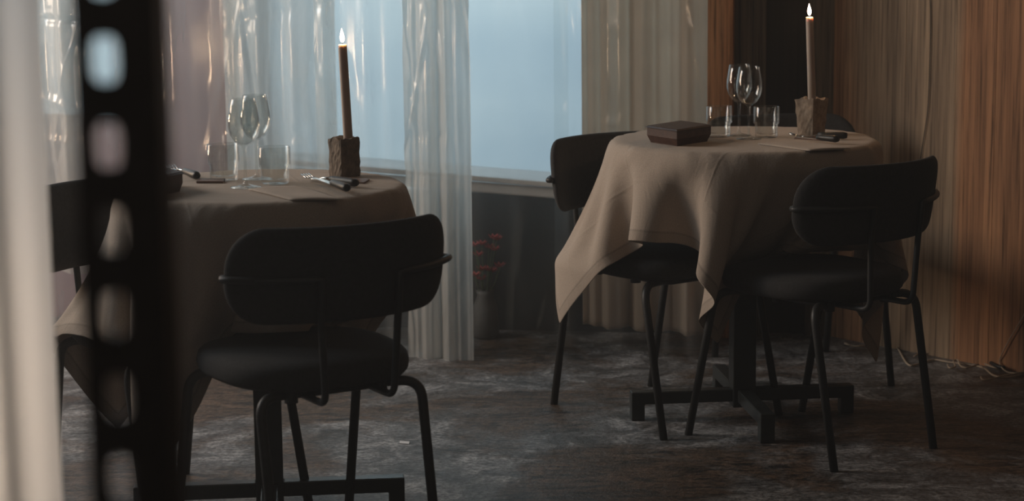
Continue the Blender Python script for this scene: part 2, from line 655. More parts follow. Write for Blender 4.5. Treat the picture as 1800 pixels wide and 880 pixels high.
CEIL = 3.1
g = G().box((0, 3.4, -0.05), (9, 12.2, 0.1))
struct(g.build('floor', M['floor'], smooth=False))
g = G().box((0, 3.0, CEIL + 0.05), (9, 9.6, 0.1))
struct(g.build('ceiling', M['ceiling'], smooth=False))
g = G().box((-3.4, 3.0, CEIL / 2), (0.12, 9.6, CEIL))
struct(g.build('wall_left', M['plaster'], smooth=False))
g = G().box((0, -2.2, CEIL / 2), (9, 0.12, CEIL))
struct(g.build('wall_rear', M['plaster'], smooth=False))

# right wall of bare boards
rd = Vector((0.64, -0.768, 0)).normalized()
rn = Vector((0.768, 0.64, 0))
c0 = Vector((CORNER[0], CORNER[1], 0))


def right_pt(s, z, off=0.0):
    return c0 + rd * s + rn * off + Vector((0, 0, z))


def px_on_right(px, py, off=0.0):
    d = ray(px, py)
    t = (c0 + rn * off - CAMP).dot(rn) / d.dot(rn)
    return CAMP + d * t


edges = [0.0]
while edges[-1] < 7.5:
    edges.append(edges[-1] + random.choice([0.145, 0.17, 0.12, 0.19]))
gw = G()
for i in range(len(edges) - 1):
    a, b = edges[i] + 0.0006, edges[i + 1] - 0.0006
    o = random.uniform(0, 0.002)
    vs = [right_pt(s, z, o + q) for s in (a, b) for q in (0, 0.05) for z in (0, CEIL)]
    gw.add(vs, [(0, 1, 3, 2), (4, 6, 7, 5), (0, 4, 5, 1), (2, 3, 7, 6), (0, 2, 6, 4), (1, 5, 7, 3)])
vs = [right_pt(s, z, q) for s in (-0.1, 7.6) for q in (0.05, 0.12) for z in (0, CEIL)]
gw.add(vs, [(0, 1, 3, 2), (4, 6, 7, 5), (0, 4, 5, 1), (2, 3, 7, 6), (0, 2, 6, 4), (1, 5, 7, 3)])
wr = gw.build('wall_right', M['board'], smooth=False)
struct(wr)

# window wall: plaster left of the glazing, pillar, lower dark panel, pale sill band, lintel, boards at right
xa = px_on_wall(405, 150).x        # left jamb of big window
xp = px_on_wall(262, 150).x        # left side of pillar
xr = px_on_wall(1240, 150).x       # right end of window
XL = -3.4
z_s0 = px_on_wall(830, 340).z
z_s1 = px_on_wall(830, 291).z
struct(wall_box('window_3', xp, xa, 0, 2.46, M['mauve'], 0.012, off=0.08))
struct(wall_box('window_4', XL, xp, 0, px_on_wall(200, 205).z, M['mauve'], 0.012, off=0.08))
struct(wall_box('trim_4', xa, xa + 0.03, z_s0, 2.46, M['sill'], 0.46, off=-0.02))
struct(wall_box('wall_back_lintel', XL, xr, 2.45, CEIL, M['plaster'], 0.18, off=0.001))
struct(wall_box('wall_back_lower', xa, xr, 0, z_s0, M['darkpanel'], 0.10))
slope = -0.07
z_b = px_on_wall(830, 322).z
sb = wall_box('trim_1', xa, xr, z_s0 + slope * xa, z_b + slope * xa, M['sill'], 0.42, off=-0.03,
              z0b=z_s0 + slope * xr, z1b=z_b + slope * xr, bev=0.006)

struct(sb)
# rail along the sill
struct(wall_box('trim_2', xa, xr, z_s0 + 0.045 + slope * xa, z_s0 + 0.062 + slope * xa, M['sill'], 0.05, off=-0.05,
                z0b=z_s0 + 0.035 + slope * xr, z1b=z_s0 + 0.052 + slope * xr, bev=0.004))
w1 = struct(wall_box('window_1', xa, xr, z_s0 - 0.05, 2.46, M['frost'], 0.012, off=0.38))
w2 = struct(wall_box('window_2', XL, xp, px_on_wall(200, 205).z - 0.01, 2.46, M['frost'], 0.012, off=0.10))

# boards to the right of the window
x1 = px_on_wall(1290, 100).x
x2 = px_on_wall(1302, 100).x
x3 = px_on_wall(1346, 100).x
x4 = px_on_wall(1420, 100).x
gb = G()
for a, b, o in ((x1, x2, 0.05), (x2, (x2 + x3) / 2 - 0.002, 0.0), ((x2 + x3) / 2, x3, 0.006), (x4, 1.10, 0.0)):
    for q in (0,):
        vs = []
        for X in (a, b):
            p = Vector((X, wall_line(X), 0)) + wnor * o
            for d in (0, 0.1):
                for z in (0, CEIL):
                    w = p + wnor * d
                    vs.append((w.x, w.y, z))
        gb.add(vs, [(0, 1, 3, 2), (4, 6, 7, 5), (0, 4, 5, 1), (2, 3, 7, 6), (0, 2, 6, 4), (1, 5, 7, 3)])
struct(gb.build('wall_back_boards', M['greyboard'], smooth=False))
struct(wall_box('wall_back_dark_board', x3, x4, 0, CEIL, M['charred'], 0.1, off=0.03))
struct(wall_box('trim_3', xr, x1, 0, CEIL, M['post'], 0.16, off=-0.07, bev=0.004))

# pavement outside
g = G().box((-0.6, 9.9, -0.06), (9, 6.0, 0.1))
struct(g.build('pavement', M['snow'], smooth=False))


# ------------------------------------------------------------------ curtains
def crease_field(ncr, span, zr, seed):
    r = random.Random(seed)
    out = []
    for _ in range(ncr):
        x, z = r.uniform(0, span), r.uniform(*zr)
        a = r.uniform(-0.35, 0.35) + (math.pi / 2 if r.random() < 0.7 else 0)
        out.append((x, z, math.cos(a), math.sin(a), r.uniform(0.05, 0.35), r.choice((-1, 1)) * r.uniform(0.004, 0.012), r.uniform(0.008, 0.03)))
    return out


def hanging(name, pa, pb, z0a, z0b, z1, mat, folds, amp, seed, creases=0, nx=160, nz=150, flare=0.0, thick=0.0, zr=(0.1, 1.4)):
    """a curtain hanging between plan points pa, pb; bottom from z0a to z0b; folds and creases are real relief"""
    r = random.Random(seed)
    pa, pb = Vector((pa[0], pa[1], 0)), Vector((pb[0], pb[1], 0))
    d = pb - pa
    L = d.length
    t = d / L
    n = Vector((t.y, -t.x, 0))     # towards the room
    ph = [r.uniform(0, 6.28) for _ in range(4)]
    cf = crease_field(creases, L, zr, seed)
    verts = []
    for j in range(nz + 1):
        v = j / nz
        for i in range(nx + 1):
            u = i / nx
            s = u * L
            zb = z0a + (z0b - z0a) * u
            z = zb + (z1 - zb) * v
            w = 2 * math.pi * folds * u
            sharp = math.sin(w + ph[0] + 0.5 * math.sin(w * 0.37 + ph[1]) + (1 - v) * 0.5)
            o = amp * (0.75 * sharp + 0.35 * math.sin(1.73 * w + ph[2]) + 0.2 * math.sin(3.1 * w + ph[3] + 2 * v)) * (0.6 + 0.5 * (1 - v))
            for (cx, cz, ca, sa, cl, ch, cw) in cf:
                dx, dz = s - cx, z - cz
                al = dx * ca + dz * sa
                ac = -dx * sa + dz * ca
                if abs(al) < cl * 1.5 and abs(ac) < cw * 3:
                    o += ch * math.exp(-(al / cl) ** 2) * max(0.0, 1 - abs(ac) / cw)
            o += flare * (1 - v) ** 3
            p = pa + t * s + n * o
            verts.append((p.x, p.y, z))
    faces = [(j * (nx + 1) + i, j * (nx + 1) + i + 1, (j + 1) * (nx + 1) + i + 1, (j + 1) * (nx + 1) + i) for j in range(nz) for i in range(nx)]
    return mesh(name, verts, faces, mat, solid=thick)


def cpt(px, off):
    p = px_on_wall(px, 300, off)
    return (p.x, p.y)


TOPZ = 2.9
# far left creased film, then overlapping panels towards the right
o = hanging('plastic_curtain', cpt(30, -0.34), cpt(432, -0.40), 0.0, 0.0, TOPZ, M['film'], 3, 0.018, 3, 26)
tag(o, 'wide clear plastic curtain panel hanging behind the black slotted post', 'curtain', 'overlapping clear plastic curtain panels')
o = hanging('plastic_curtain', cpt(398, -0.33), cpt(592, -0.36), 0.0, 0.0, TOPZ, M['film2'], 2.2, 0.016, 5, 14)
tag(o, 'creased milky plastic curtain panel directly behind the left table wine glasses', 'curtain', 'overlapping clear plastic curtain panels')
o = hanging('plastic_curtain', cpt(560, -0.42), cpt(790, -0.44), 0.01, 0.0, TOPZ, M['film'], 2.0, 0.014, 8, 12)
tag(o, 'clearest plastic curtain panel behind the tall candle of the left table', 'curtain', 'overlapping clear plastic curtain panels')
o = hanging('plastic_curtain', cpt(712, -0.46), cpt(826, -0.50), 0.0, 0.0, TOPZ, M['film2'], 2.4, 0.014, 12, 16)
tag(o, 'narrow whitish plastic curtain strip with a straight edge beside the bare window', 'curtain', 'overlapping clear plastic curtain panels')
o = hanging('plastic_curtain', cpt(975, -0.30), cpt(1242, -0.36), 0.015, 0.0, TOPZ, M['film0'], 2.0, 0.012, 21, 16)
tag(o, 'clear creased plastic curtain in front of the beige fabric curtain', 'curtain')
o = hanging('fabric_curtain', cpt(1022, -0.20), cpt(1242, -0.22), 0.06, 0.04, TOPZ, M['curtain'], 3.0, 0.032, 33, 0, thick=0.002)
tag(o, 'beige fabric curtain drawn beside the orange timber post', 'curtain')

o = hanging('plastic_curtain', cpt(62, -0.50), cpt(150, -0.52), 0.28, 0.25, 1.22, M['film2'], 1.2, 0.022, 63, 18, nx=80, zr=(0.3, 1.2))
tag(o, 'short crumpled strip of plastic film catching warm light left of the slotted post', 'curtain')
o = hanging('plastic_curtain', cpt(815, -0.26), cpt(1000, -0.28), 0.0, 0.0, TOPZ, M['film0'], 0.8, 0.010, 51, 7)
tag(o, 'thin crystal-clear plastic curtain panel over the bare window and dark lower wall', 'curtain', 'overlapping clear plastic curtain panels')

# near frosted sheet, left edge of the picture
a = on_y(-260, 440, 2.25)
b = on_y(84, 440, 2.2)
o = hanging('plastic_sheet', (a.x, a.y + 0.1), (b.x, b.y), 0.0, 0.0, TOPZ, M['film3'], 1.3, 0.012, 41, 0, nx=60, nz=40)
tag(o, 'frosted blurred plastic sheet hanging close by at the left edge', 'curtain')


# ------------------------------------------------------------------ near slotted steel post
def slotted_post(px_l, px_r, depth, slot_px):
    pl, pr = on_y(px_l, 440, depth), on_y(px_r, 440, depth)
    wd = pr.x - pl.x
    root = empty('slotted_steel_post', (pl.x, depth, 0))
    sc = FPX / (depth / math.cos(PITCH) * 1.0)
    sw, sh, pitch = 0.0150, 0.027, 0.0500
    xs = on_y(slot_px, 440, depth).x - pl.x
    t = 0.003
    g = G()
    zref = on_y(185, 105, depth).z
    k0 = int(zref / pitch)
    zb = zref - k0 * pitch
    cells = [zb + pitch * k for k in range(0, 50)]
    # front face with rounded slots
    nseg = 24
    for zc in cells:
        lo, hi = zc - pitch / 2, zc + pitch / 2
        ring = []
        for k in range(nseg):
            a = 2 * math.pi * k / nseg
            ca, sa = math.cos(a), math.sin(a)
            ex = 2.0 / 3.5
            ring.append((xs + sw / 2 * math.copysign(abs(ca) ** ex, ca), zc + sh / 2 * math.copysign(abs(sa) ** ex, sa)))
        outer = []
        for k in range(nseg):
            a = 2 * math.pi * k / nseg
            ca, sa = math.cos(a), math.sin(a)
            m = max(abs(ca), abs(sa))
            ux, uz = ca / m, sa / m
            outer.append(((xs * 2 if ux > 0 else 0) * (1 if ux > 0 else 1) * 0 + xs + ux * xs, zc + uz * pitch / 2))
        for y in (0.0, t):
            base = len(g.v)
            g.v += [(x, y, z) for x, z in ring] + [(x, y, z) for x, z in outer]
            for k in range(nseg):
                k2 = (k + 1) % nseg
                g.f.append((base + k, base + k2, base + nseg + k2, base + nseg + k))
        base = len(g.v)
        g.v += [(x, 0, z) for x, z in ring] + [(x, t, z) for x, z in ring]
        for k in range(nseg):
            k2 = (k + 1) % nseg
            g.f.append((base + k, base + k2, base + nseg + k2, base + nseg + k))
    zlo, zhi = cells[0] - pitch / 2, cells[-1] + pitch / 2
    h = zhi - zlo
    g.box((xs + xs / 1 + (wd - 2 * xs) / 2, t / 2, zlo + h / 2), (wd - 2 * xs, t, h))
    g.build('front_flange', M['steel'], root, smooth=False)
    g2 = G().box((wd - t / 2, t + 0.019, zlo + h / 2), (t, 0.038, h))
    g2.build('side_flange', M['steel'], root, smooth=False)
    g3 = G().box((wd / 2, 0.02, 0.004), (wd + 0.03, 0.07, 0.008))
    g3.build('foot_plate', M['steel'], root, smooth=False)
    tag(root, 'blurred black slotted steel post standing close to the viewer at the left', 'post')
    return root


slotted_post(141, 291, 1.19, 197)


# ------------------------------------------------------------------ tables
TZ = 0.740


def make_table(center, rad, rz, label):
    t = empty('pedestal_table', (center[0], center[1], 0), rz)
    tag(t, label, 'table')
    g = G().lathe([(rad - 0.004, TZ - 0.026), (rad, TZ - 0.022), (rad, TZ - 0.006), (rad - 0.004, TZ - 0.003)], 72)
    g.build('tabletop', M['walnut'], t)
    G().box((0, 0, (TZ - 0.03 + 0.03) / 2), (0.062, 0.062, TZ - 0.06)).build('column', M['base'], t, smooth=False, bev=0.003)
    G().box((0, 0, TZ - 0.034), (0.30, 0.30, 0.012)).build('mounting_plate', M['base'], t, smooth=False)
    for k in range(4):
        a = k * math.pi / 2
        g = G()
        m = Matrix.Rotation(a, 3, 'Z')
        bw, top, th, L = 0.038, 0.078, 0.034, 0.305
        prof = [(0.03, top), (L, top), (L, 0.0), (L - 0.036, 0.0), (L - 0.036, top - th), (0.03, top - th)]
        vs = []
        for s in (-1, 1):
            for x, z in prof:
                vs.append(m @ Vector((x, s * bw / 2, z)))
        n = len(prof)
        fs = [(0, 1, 4, 5), (1, 2, 3, 4), (n + 5, n + 4, n + 1, n), (n + 4, n + 3, n + 2, n + 1)]
        for i in range(n):
            j = (i + 1) % n
            fs.append((j, i, n + i, n + j))
        g.add(vs, fs)
        g.build('base_arm', M['base'], t, smooth=False, bev=0.003)
    return t


tc_l = on_z(459, 327, 0.75)
tc_r = on_z(1308, 245, 0.75)
RL_, RR_ = 0.325, 0.362
make_table(tc_l, RL_ - 0.010, R(6), 'left round pedestal table under a linen cloth with dark cross base')
make_table(tc_r, RR_ - 0.010, R(6), 'right round pedestal table under a linen cloth with dark cross base')


# ------------------------------------------------------------------ chairs
def seat_mesh(parent):
    ring = 56
    prof = [(0.80, 0.398), (0.95, 0.400), (0.99, 0.410), (1.0, 0.425), (0.985, 0.440), (0.94, 0.450), (0.80, 0.457), (0.5, 0.460), (0.2, 0.461)]
    vs = []
    for s, z in prof:
        for k in range(ring):
            a = 2 * math.pi * k / ring
            ca, sa = math.cos(a), math.sin(a)
            e = 2 / 2.9
            x = 0.205 * math.copysign(abs(ca) ** e, ca) * s
            y = 0.205 * math.copysign(abs(sa) ** e, sa) * s
            x *= 1 + 0.06 * (y / 0.205)
            vs.append((x, y, z))
    fs = []
    for i in range(len(prof) - 1):
        for k in range(ring):
            k2 = (k + 1) % ring
            fs.append((i * ring + k, i * ring + k2, (i + 1) * ring + k2, (i + 1) * ring + k))
    fs.append(tuple(range(ring))[::-1])
    fs.append(tuple((len(prof) - 1) * ring + k for k in range(ring)))
    return mesh('seat', vs, fs, M['velvet'], parent)


BR, BYC = 0.33, -0.262     # backrest arc radius, y of arc middle
BZ, BH = 0.644, 0.098


def back_pt(s, z, off=0.0):
    """s = arc length from the middle, off = outwards (behind) the arc"""
    a = s / BR
    lean = -0.16 * (z - BZ)
    r = BR + off
    return Vector((r * math.sin(a), BYC + BR - r * math.cos(a) + lean, z))


def back_mesh(parent):
    nu, nv = 36, 22
    half, rc = 0.268, 0.085
    sides = []
    vs = []
    for sgn in (-1, 1):
        for j in range(nv + 1):
            v = -math.cos(math.pi * j / nv)
            z = v * BH
            e = max(0.0, abs(z) - (BH - rc))
            w = half - rc + math.sqrt(max(0.0, rc * rc - e * e))
            for i in range(nu + 1):
                u = -math.cos(math.pi * i / nu)
                th = 0.019 * (max(0, 1 - abs(u) ** 7) ** 0.5) * (max(0, 1 - abs(v) ** 7) ** 0.5)
                vs.append(back_pt(u * w, BZ + z, sgn * th))
    n1 = (nu + 1) * (nv + 1)
    fs = []
    for s in range(2):
        for j in range(nv):
            for i in range(nu):
                q = [s * n1 + j * (nu + 1) + i, s * n1 + j * (nu + 1) + i + 1, s * n1 + (j + 1) * (nu + 1) + i + 1, s * n1 + (j + 1) * (nu + 1) + i]
                fs.append(tuple(q if s == 0 else q[::-1]))
    o = mesh('backrest', vs, fs, M['velvet'], parent)
    w = o.modifiers.new('w', 'WELD')
    w.merge_threshold = 0.0004
    return o


def make_chair():
    t = empty('upholstered_chair', (0, 0, 0))
    seat_mesh(t)
    back_mesh(t)
    TR = 0.0105
    # front legs: straight splayed tubes
    for s in (-1, 1):
        G().tube(fillet([(s * 0.10, 0.12, 0.388), (s * 0.198, 0.155, 0.392), (s * 0.207, 0.245, 0.0)], 0.05, 10), TR).build('leg', M['tube'], t)
    for s in (-1, 1):
        G().tube(fillet([(s * 0.10, -0.14, 0.388), (s * 0.180, -0.175, 0.392), (s * 0.178, -0.25, 0.0)], 0.06, 10), TR).build('leg', M['tube'], t)
    # frame under the seat
    g = G().tube(fillet([(-0.11, 0.14, 0.388), (0.11, 0.14, 0.388), (0.11, -0.15, 0.388), (-0.11, -0.15, 0.388), (-0.11, 0.13, 0.388)], 0.04), 0.009)
    g.build('seat_frame', M['tube'], t)
    # back supports rise from below the seat, then wrap round the back of the pad
    for s in (-1, 1):
        p = [(s * 0.075, -0.05, 0.386), (s * 0.075, -0.262, 0.386), tuple(back_pt(s * 0.078, 0.56, 0.030)), tuple(back_pt(s * 0.078, 0.632, 0.031))]
        pts = fillet(p, 0.03)[:-1]
        for k in range(12):
            pts.append(back_pt(s * (0.078 + (0.262 - 0.078) * (k / 11)), 0.640, 0.028 - 0.008 * (k / 11)))
        pts.append(back_pt(s * 0.2685, 0.640, 0.006))
        G().tube(pts, 0.0075).build('back_support', M['tube'], t)
    for x, y in ((0.11, 0.02), (-0.11, 0.02), (0.10, -0.15), (-0.10, -0.15)):
        G().tube([(x, y, 0.372), (x, y, 0.402)], 0.014).build('mounting_boss', M['tube'], t)
    return t


def copy_tree(o):
    c = o.copy()
    COL.objects.link(c)
    for ch in list(o.children):
        d = ch.copy()
        COL.objects.link(d)
        d.parent = c
    return c


CH = {
    'B': ((0.768, 5.13), 37, 'black curved-back chair at the front of the right table, by the board wall'),
    'A': ((0.405, 5.47), 217, 'black curved-back chair behind the left side of the right table cloth'),
    'D': ((-0.435, 4.20), 30, 'nearest black curved-back chair, in front of the left table'),
    'E': ((-0.780, 4.56), 220, 'black curved-back chair at the far left, partly behind the slotted post'),
    'C': ((0.84, 5.96), 190, 'black chair standing in the dark corner behind the clay candle holder'),
}
proto = make_chair()
for i, k in enumerate('BADEC'):
    (x, y), a, lab = CH[k]
    c = proto if i == 0 else copy_tree(proto)
    c.location = (x, y, 0)
    c.rotation_euler = (0, 0, R(a))
    tag(c, lab, 'chair', 'black curved-back upholstered chairs')


# ------------------------------------------------------------------ tablecloths: small numerical drape
def drape(center, rad, side, rot, shift, seats, n=64, steps=200, seed=1):
    rs = np.random.RandomState(seed)
    g = np.linspace(-side / 2, side / 2, n)
    X, Y = np.meshgrid(g, g)
    ca, sa = math.cos(rot), math.sin(rot)
    px = X * ca - Y * sa + shift[0]
    py = X * sa + Y * ca + shift[1]
    P = np.stack([px, py, np.full_like(px, 0.7515)], -1)
    P[..., 2] += rs.rand(n, n) * 0.0004
    h = g[1] - g[0]
    rr = np.hypot(px, py)
    pin = rr < rad - 0.004
    wgt = np.where(pin, 0.0, 1.0)
    V = np.zeros_like(P)
    V[..., :2] += rs.normal(0, 0.02, (n, n, 2)) * wgt[..., None]
    cons = []

    def addc(di, dj, stiff, par):
        L = h * math.hypot(di, dj)
        for p_ in range(par[0]):
            for q_ in range(par[1]):
                I, J = np.meshgrid(np.arange(n), np.arange(n), indexing='ij')
                m = (I + di < n) & (J + dj < n) & (J + dj >= 0)
                m &= ((I // max(1, di)) % par[0] == p_) if di else (I % 1 == 0)
                m &= ((J // max(1, abs(dj))) % par[1] == q_) if dj else (J % 1 == 0)
                i, j = I[m], J[m]
                cons.append((i, j, i + di, j + dj, L, stiff))
    addc(0, 1, 1.0, (1, 2)); addc(1, 0, 1.0, (2, 1))
    addc(1, 1, 0.35, (2, 1)); addc(1, -1, 0.35, (2, 1))
    addc(0, 2, 0.10, (1, 2)); addc(2, 0, 0.10, (2, 1))
    addc(0, 4, 0.06, (1, 2)); addc(4, 0, 0.06, (2, 1))
    dt = 1 / 60.0
    P0 = P.copy()
    for st in range(steps):
        V[..., 2] -= 9.8 * dt * wgt
        V *= 0.975
        Q = P + V * dt * wgt[..., None]
        prog = min(1.0, max(0.0, (st - steps * 0.45) / (steps * 0.35)))
        for it in range(12):
            for (i, j, k, l, L, s) in cons:
                d = Q[k, l] - Q[i, j]
                ln = np.sqrt((d * d).sum(-1)) + 1e-9
                w1, w2 = wgt[i, j], wgt[k, l]
                ws = w1 + w2
                ok = ws > 0
                c = np.where(ok, s * (ln - L) / ln / np.where(ok, ws, 1), 0)
                if s < 0.3:
                    c = np.where(ln < L, c, 0)
                Q[i, j] += d * (c * w1)[:, None]
                Q[k, l] -= d * (c * w2)[:, None]
            # table disc edge
            r2 = np.hypot(Q[..., 0], Q[..., 1])
            ins = (r2 < rad + 0.003) & (~pin) & (Q[..., 2] > 0.700)
            f = np.where(ins, (rad + 0.003) / np.maximum(r2, 1e-6), 1.0)
            edge = ins & (rr < rad + 0.012)
            f = np.where(edge, 1.0, f)
            Q[..., 0] *= f
            Q[..., 1] *= f
            if it % 3 == 2:
                for (sx, sy, ang, back, A_) in seats:
                    cx = sx + math.sin(ang) * back * (1 - prog)
                    cy = sy - math.cos(ang) * back * (1 - prog)
                    lx = (Q[..., 0] - cx) * math.cos(ang) + (Q[..., 1] - cy) * math.sin(ang)
                    ly = -(Q[..., 0] - cx) * math.sin(ang) + (Q[..., 1] - cy) * math.cos(ang)
                    lz = Q[..., 2] - 0.418
                    B_, C_ = 0.222, 0.060
                    F = np.abs(lx / A_) ** 3 + np.abs(ly / B_) ** 3 + np.abs(lz / C_) ** 2
                    m = (F < 1) & (~pin)
                    if m.any() and back == 0.0:
                        # the chair already stands there: the cloth falls over it
                        gx = 3 * np.sign(lx) * np.abs(lx / A_) ** 2 / A_
                        gy = 3 * np.sign(ly) * np.abs(ly / B_) ** 2 / B_
                        gz = 2 * (lz / C_) / C_
                        gn = np.sqrt(gx * gx + gy * gy + gz * gz) + 1e-6
                        amt = np.where(m, (1 - F) / gn * 0.8, 0.0)
                        lx, ly, lz = lx + gx / gn * amt, ly + gy / gn * amt, lz + gz / gn * amt
                        Q[..., 0] = cx + lx * math.cos(ang) - ly * math.sin(ang)
                        Q[..., 1] = cy + lx * math.sin(ang) + ly * math.cos(ang)
                        Q[..., 2] = lz + 0.418
                    elif m.any():
                        # push forwards (the chair shoves the cloth inwards) unless it lies on top
                        top = m & (lz > 0.03) & (prog < 0.01)
                        fw = m & ~top
                        tgt = B_ * np.clip(1 - np.abs(lx / A_) ** 3 - np.abs(lz / C_) ** 2, 0, 1) ** (1 / 3.0)
                        sgn = 1.0
                        ly2 = np.where(fw, ly + (tgt - ly) * 0.5 * sgn, ly)
                        lx2 = np.where(fw & (lx > 0.15), lx - 0.004, lx)
                        Q[..., 0] = cx + lx2 * math.cos(ang) - ly2 * math.sin(ang)
                        Q[..., 1] = cy + lx2 * math.sin(ang) + ly2 * math.cos(ang)
                        Q[..., 2] = np.where(top, 0.418 + C_, Q[..., 2])
            for (sx, sy, ang, back, A_) in seats:
                cx = sx + math.sin(ang) * back * (1 - prog)
                cy = sy - math.cos(ang) * back * (1 - prog)
                for (ox, oy, tx, ty) in ((-0.198, 0.155, -0.207, 0.245), (0.198, 0.155, 0.207, 0.245), (-0.18, -0.175, -0.178, -0.25), (0.18, -0.175, 0.178, -0.25)):
                    q = np.clip(1 - Q[..., 2] / 0.39, 0, 1)
                    ax, ay = ox + (tx - ox) * q, oy + (ty - oy) * q
                    gx_ = cx + ax * math.cos(ang) - ay * math.sin(ang)
                    gy_ = cy + ax * math.sin(ang) + ay * math.cos(ang)
                    dx_, dy_ = Q[..., 0] - gx_, Q[..., 1] - gy_
                    dd = np.hypot(dx_, dy_) + 1e-6
                    hit = (dd < 0.030) & (Q[..., 2] < 0.42) & (~pin)
                    kf = np.where(hit, 0.030 / dd - 1, 0.0)
                    Q[..., 0] += dx_ * kf
                    Q[..., 1] += dy_ * kf
            np.maximum(Q[..., 2], 0.01, out=Q[..., 2])
        V = (Q - P) / dt
        sp = np.sqrt((V * V).sum(-1, keepdims=True))
        V *= np.minimum(1.0, 2.5 / np.maximum(sp, 1e-6))
        P = Q
    P[..., 0] += center[0]
    P[..., 1] += center[1]
    return P


def cloth_object(P, name='tablecloth'):
    n = P.shape[0]
    vs = P.reshape(-1, 3)
    fs = [(j * n + i, j * n + i + 1, (j + 1) * n + i + 1, (j + 1) * n + i) for j in range(n - 1) for i in range(n - 1)]
    o = mesh(name, vs.tolist(), fs, M['linen'])
    uvl = o.data.uv_layers.new(name='UVMap')
    for lp in o.data.loops:
        j_, i_ = divmod(lp.vertex_index, n)
        uvl.data[lp.index].uv = (i_ / (n - 1), j_ / (n - 1))
    s = o.modifiers.new('s', 'SOLIDIFY')
    s.thickness = 0.0016
    s.offset = 1
    u = o.modifiers.new('u', 'SUBSURF')
    u.levels = u.render_levels = 1
    return o


def rel(k, c, back=0.45, aw=0.225):
    (x, y), a, _ = CH[k]
    return (x - c[0], y - c[1], R(a), back, aw)


Pr = drape(tc_r, RR_, 1.17, R(46), (0.03, -0.005), [rel('B', tc_r), rel('A', tc_r, 0.0, 0.285)], seed=2)
o = cloth_object(Pr)
tag(o, 'natural linen tablecloth on the right table, its corner hanging towards the left', 'tablecloth')
Pl = drape(tc_l, RL_, 1.11, R(15), (-0.05, -0.01), [rel('D', tc_l, 0.45, 0.31), rel('E', tc_l, 0.0)], seed=4)
o = cloth_object(Pl)
tag(o, 'natural linen tablecloth on the left table, long corner hanging beside the slotted post', 'tablecloth')

TOP = 0.7535


# ------------------------------------------------------------------ table things
def tumbler(px, py, label, r=0.0345, h=0.082):
    p = on_z(px, py, TOP)
    prof = [(0.001, 0), (r * 0.80, 0), (r * 0.86, 0.003), (r * 0.88, h * 0.42), (r * 0.99, h * 0.47), (r, h * 0.52), (r, h - 0.001), (r - 0.0008, h),
            (r - 0.0018, h - 0.001), (r - 0.0020, h * 0.53), (r * 0.88 - 0.001, h * 0.48), (r * 0.83 - 0.001, h * 0.40), (r * 0.80, 0.012), (r * 0.6, 0.009), (0.001, 0.008)]
    o = G().lathe(prof, 48, closed=True).build('tumbler', M['glass'])
    o.location = p
    tag(o, label, 'glass', 'water tumblers on the tables')


def wine_glass(px, py, label, s=1.0):
    p = on_z(px, py, TOP)
    prof = [(0.0005, 0), (0.033, 0), (0.0335, 0.001), (0.020, 0.0035), (0.006, 0.007), (0.0036, 0.014), (0.0032, 0.05), (0.0036, 0.082), (0.006, 0.088),
            (0.020, 0.097), (0.030, 0.112), (0.0345, 0.130), (0.0340, 0.150), (0.0305, 0.172), (0.0275, 0.190), (0.0268, 0.1905), (0.0264, 0.190),
            (0.0293, 0.172), (0.0328, 0.150), (0.0333, 0.130), (0.0288, 0.1135), (0.0190, 0.0995), (0.007, 0.0925), (0.0005, 0.0915)]
    o = G().lathe([(r * s, z * s) for r, z in prof], 48, closed=True).build('wine_glass', M['glass'])
    o.location = p
    tag(o, label, 'wine glass', 'stemmed wine glasses on the tables')


tumbler(394, 316, 'left water tumbler on the left table', 0.0365)
tumbler(484, 322, 'right water tumbler on the left table', 0.0355)
wine_glass(432, 329, 'front wine glass of the pair on the left table', 1.02)
wine_glass(452, 314, 'rear wine glass of the pair on the left table', 1.0)
tumbler(1264, 240, 'left water tumbler on the right table, beside the dark box')
tumbler(1347, 241, 'right water tumbler on the right table, beside the candle holder')
wine_glass(1316, 244, 'front wine glass of the pair on the right table')
wine_glass(1299, 238, 'rear wine glass of the pair on the right table')


def rough_block(name, px, py, a0, a1, h, rz, mat, label, seed):
    """clay block with a socket on top; a0 bottom side, a1 top side"""
    p = on_z(px, py, TOP)
    r = random.Random(seed)
    n, nz = 8, 8
    vs, fs = [], []
    ring = 4 * n
    for j in range(nz + 1):
        t = j / nz
        a = a0 + (a1 - a0) * t
        for k in range(ring):
            e, q = divmod(k, n)
            u = q / n * 2 - 1
            x, y = ((u, -1), (1, u), (-u, 1), (-1, -u))[e]
            c = 0.5 * a * (1 - 0.035 * (abs(x * y) ** 6)) + r.uniform(-0.0011, 0.0011)
            z = t * h + (r.uniform(-0.0035, 0.004) if j == nz else 0)
            vs.append((x * c, y * c, z))
    for j in range(nz):
        for k in range(ring):
            k2 = (k + 1) % ring
            fs.append((j * ring + k, j * ring + k2, (j + 1) * ring + k2, (j + 1) * ring + k))
    fs.append(tuple(range(ring))[::-1])
    # top with shallow socket
    b = len(vs)
    for s, dz in ((0.62, -0.002), (0.42, -0.008)):
        for k in range(ring):
            x, y, z = vs[nz * ring + k]
            vs.append((x * s, y * s, h + dz + r.uniform(-0.001, 0.001)))
    for k in range(ring):
        k2 = (k + 1) % ring
        fs.append((nz * ring + k, nz * ring + k2, b + k2, b + k))
        fs.append((b + k, b + k2, b + ring + k2, b + ring + k))
    fs.append(tuple(b + ring + k for k in range(ring)))
    o = mesh(name, vs, fs, mat, smooth=False)
    o.location = p
    o.rotation_euler = (0, 0, rz)
    tag(o, label, 'candle holder')
    return p


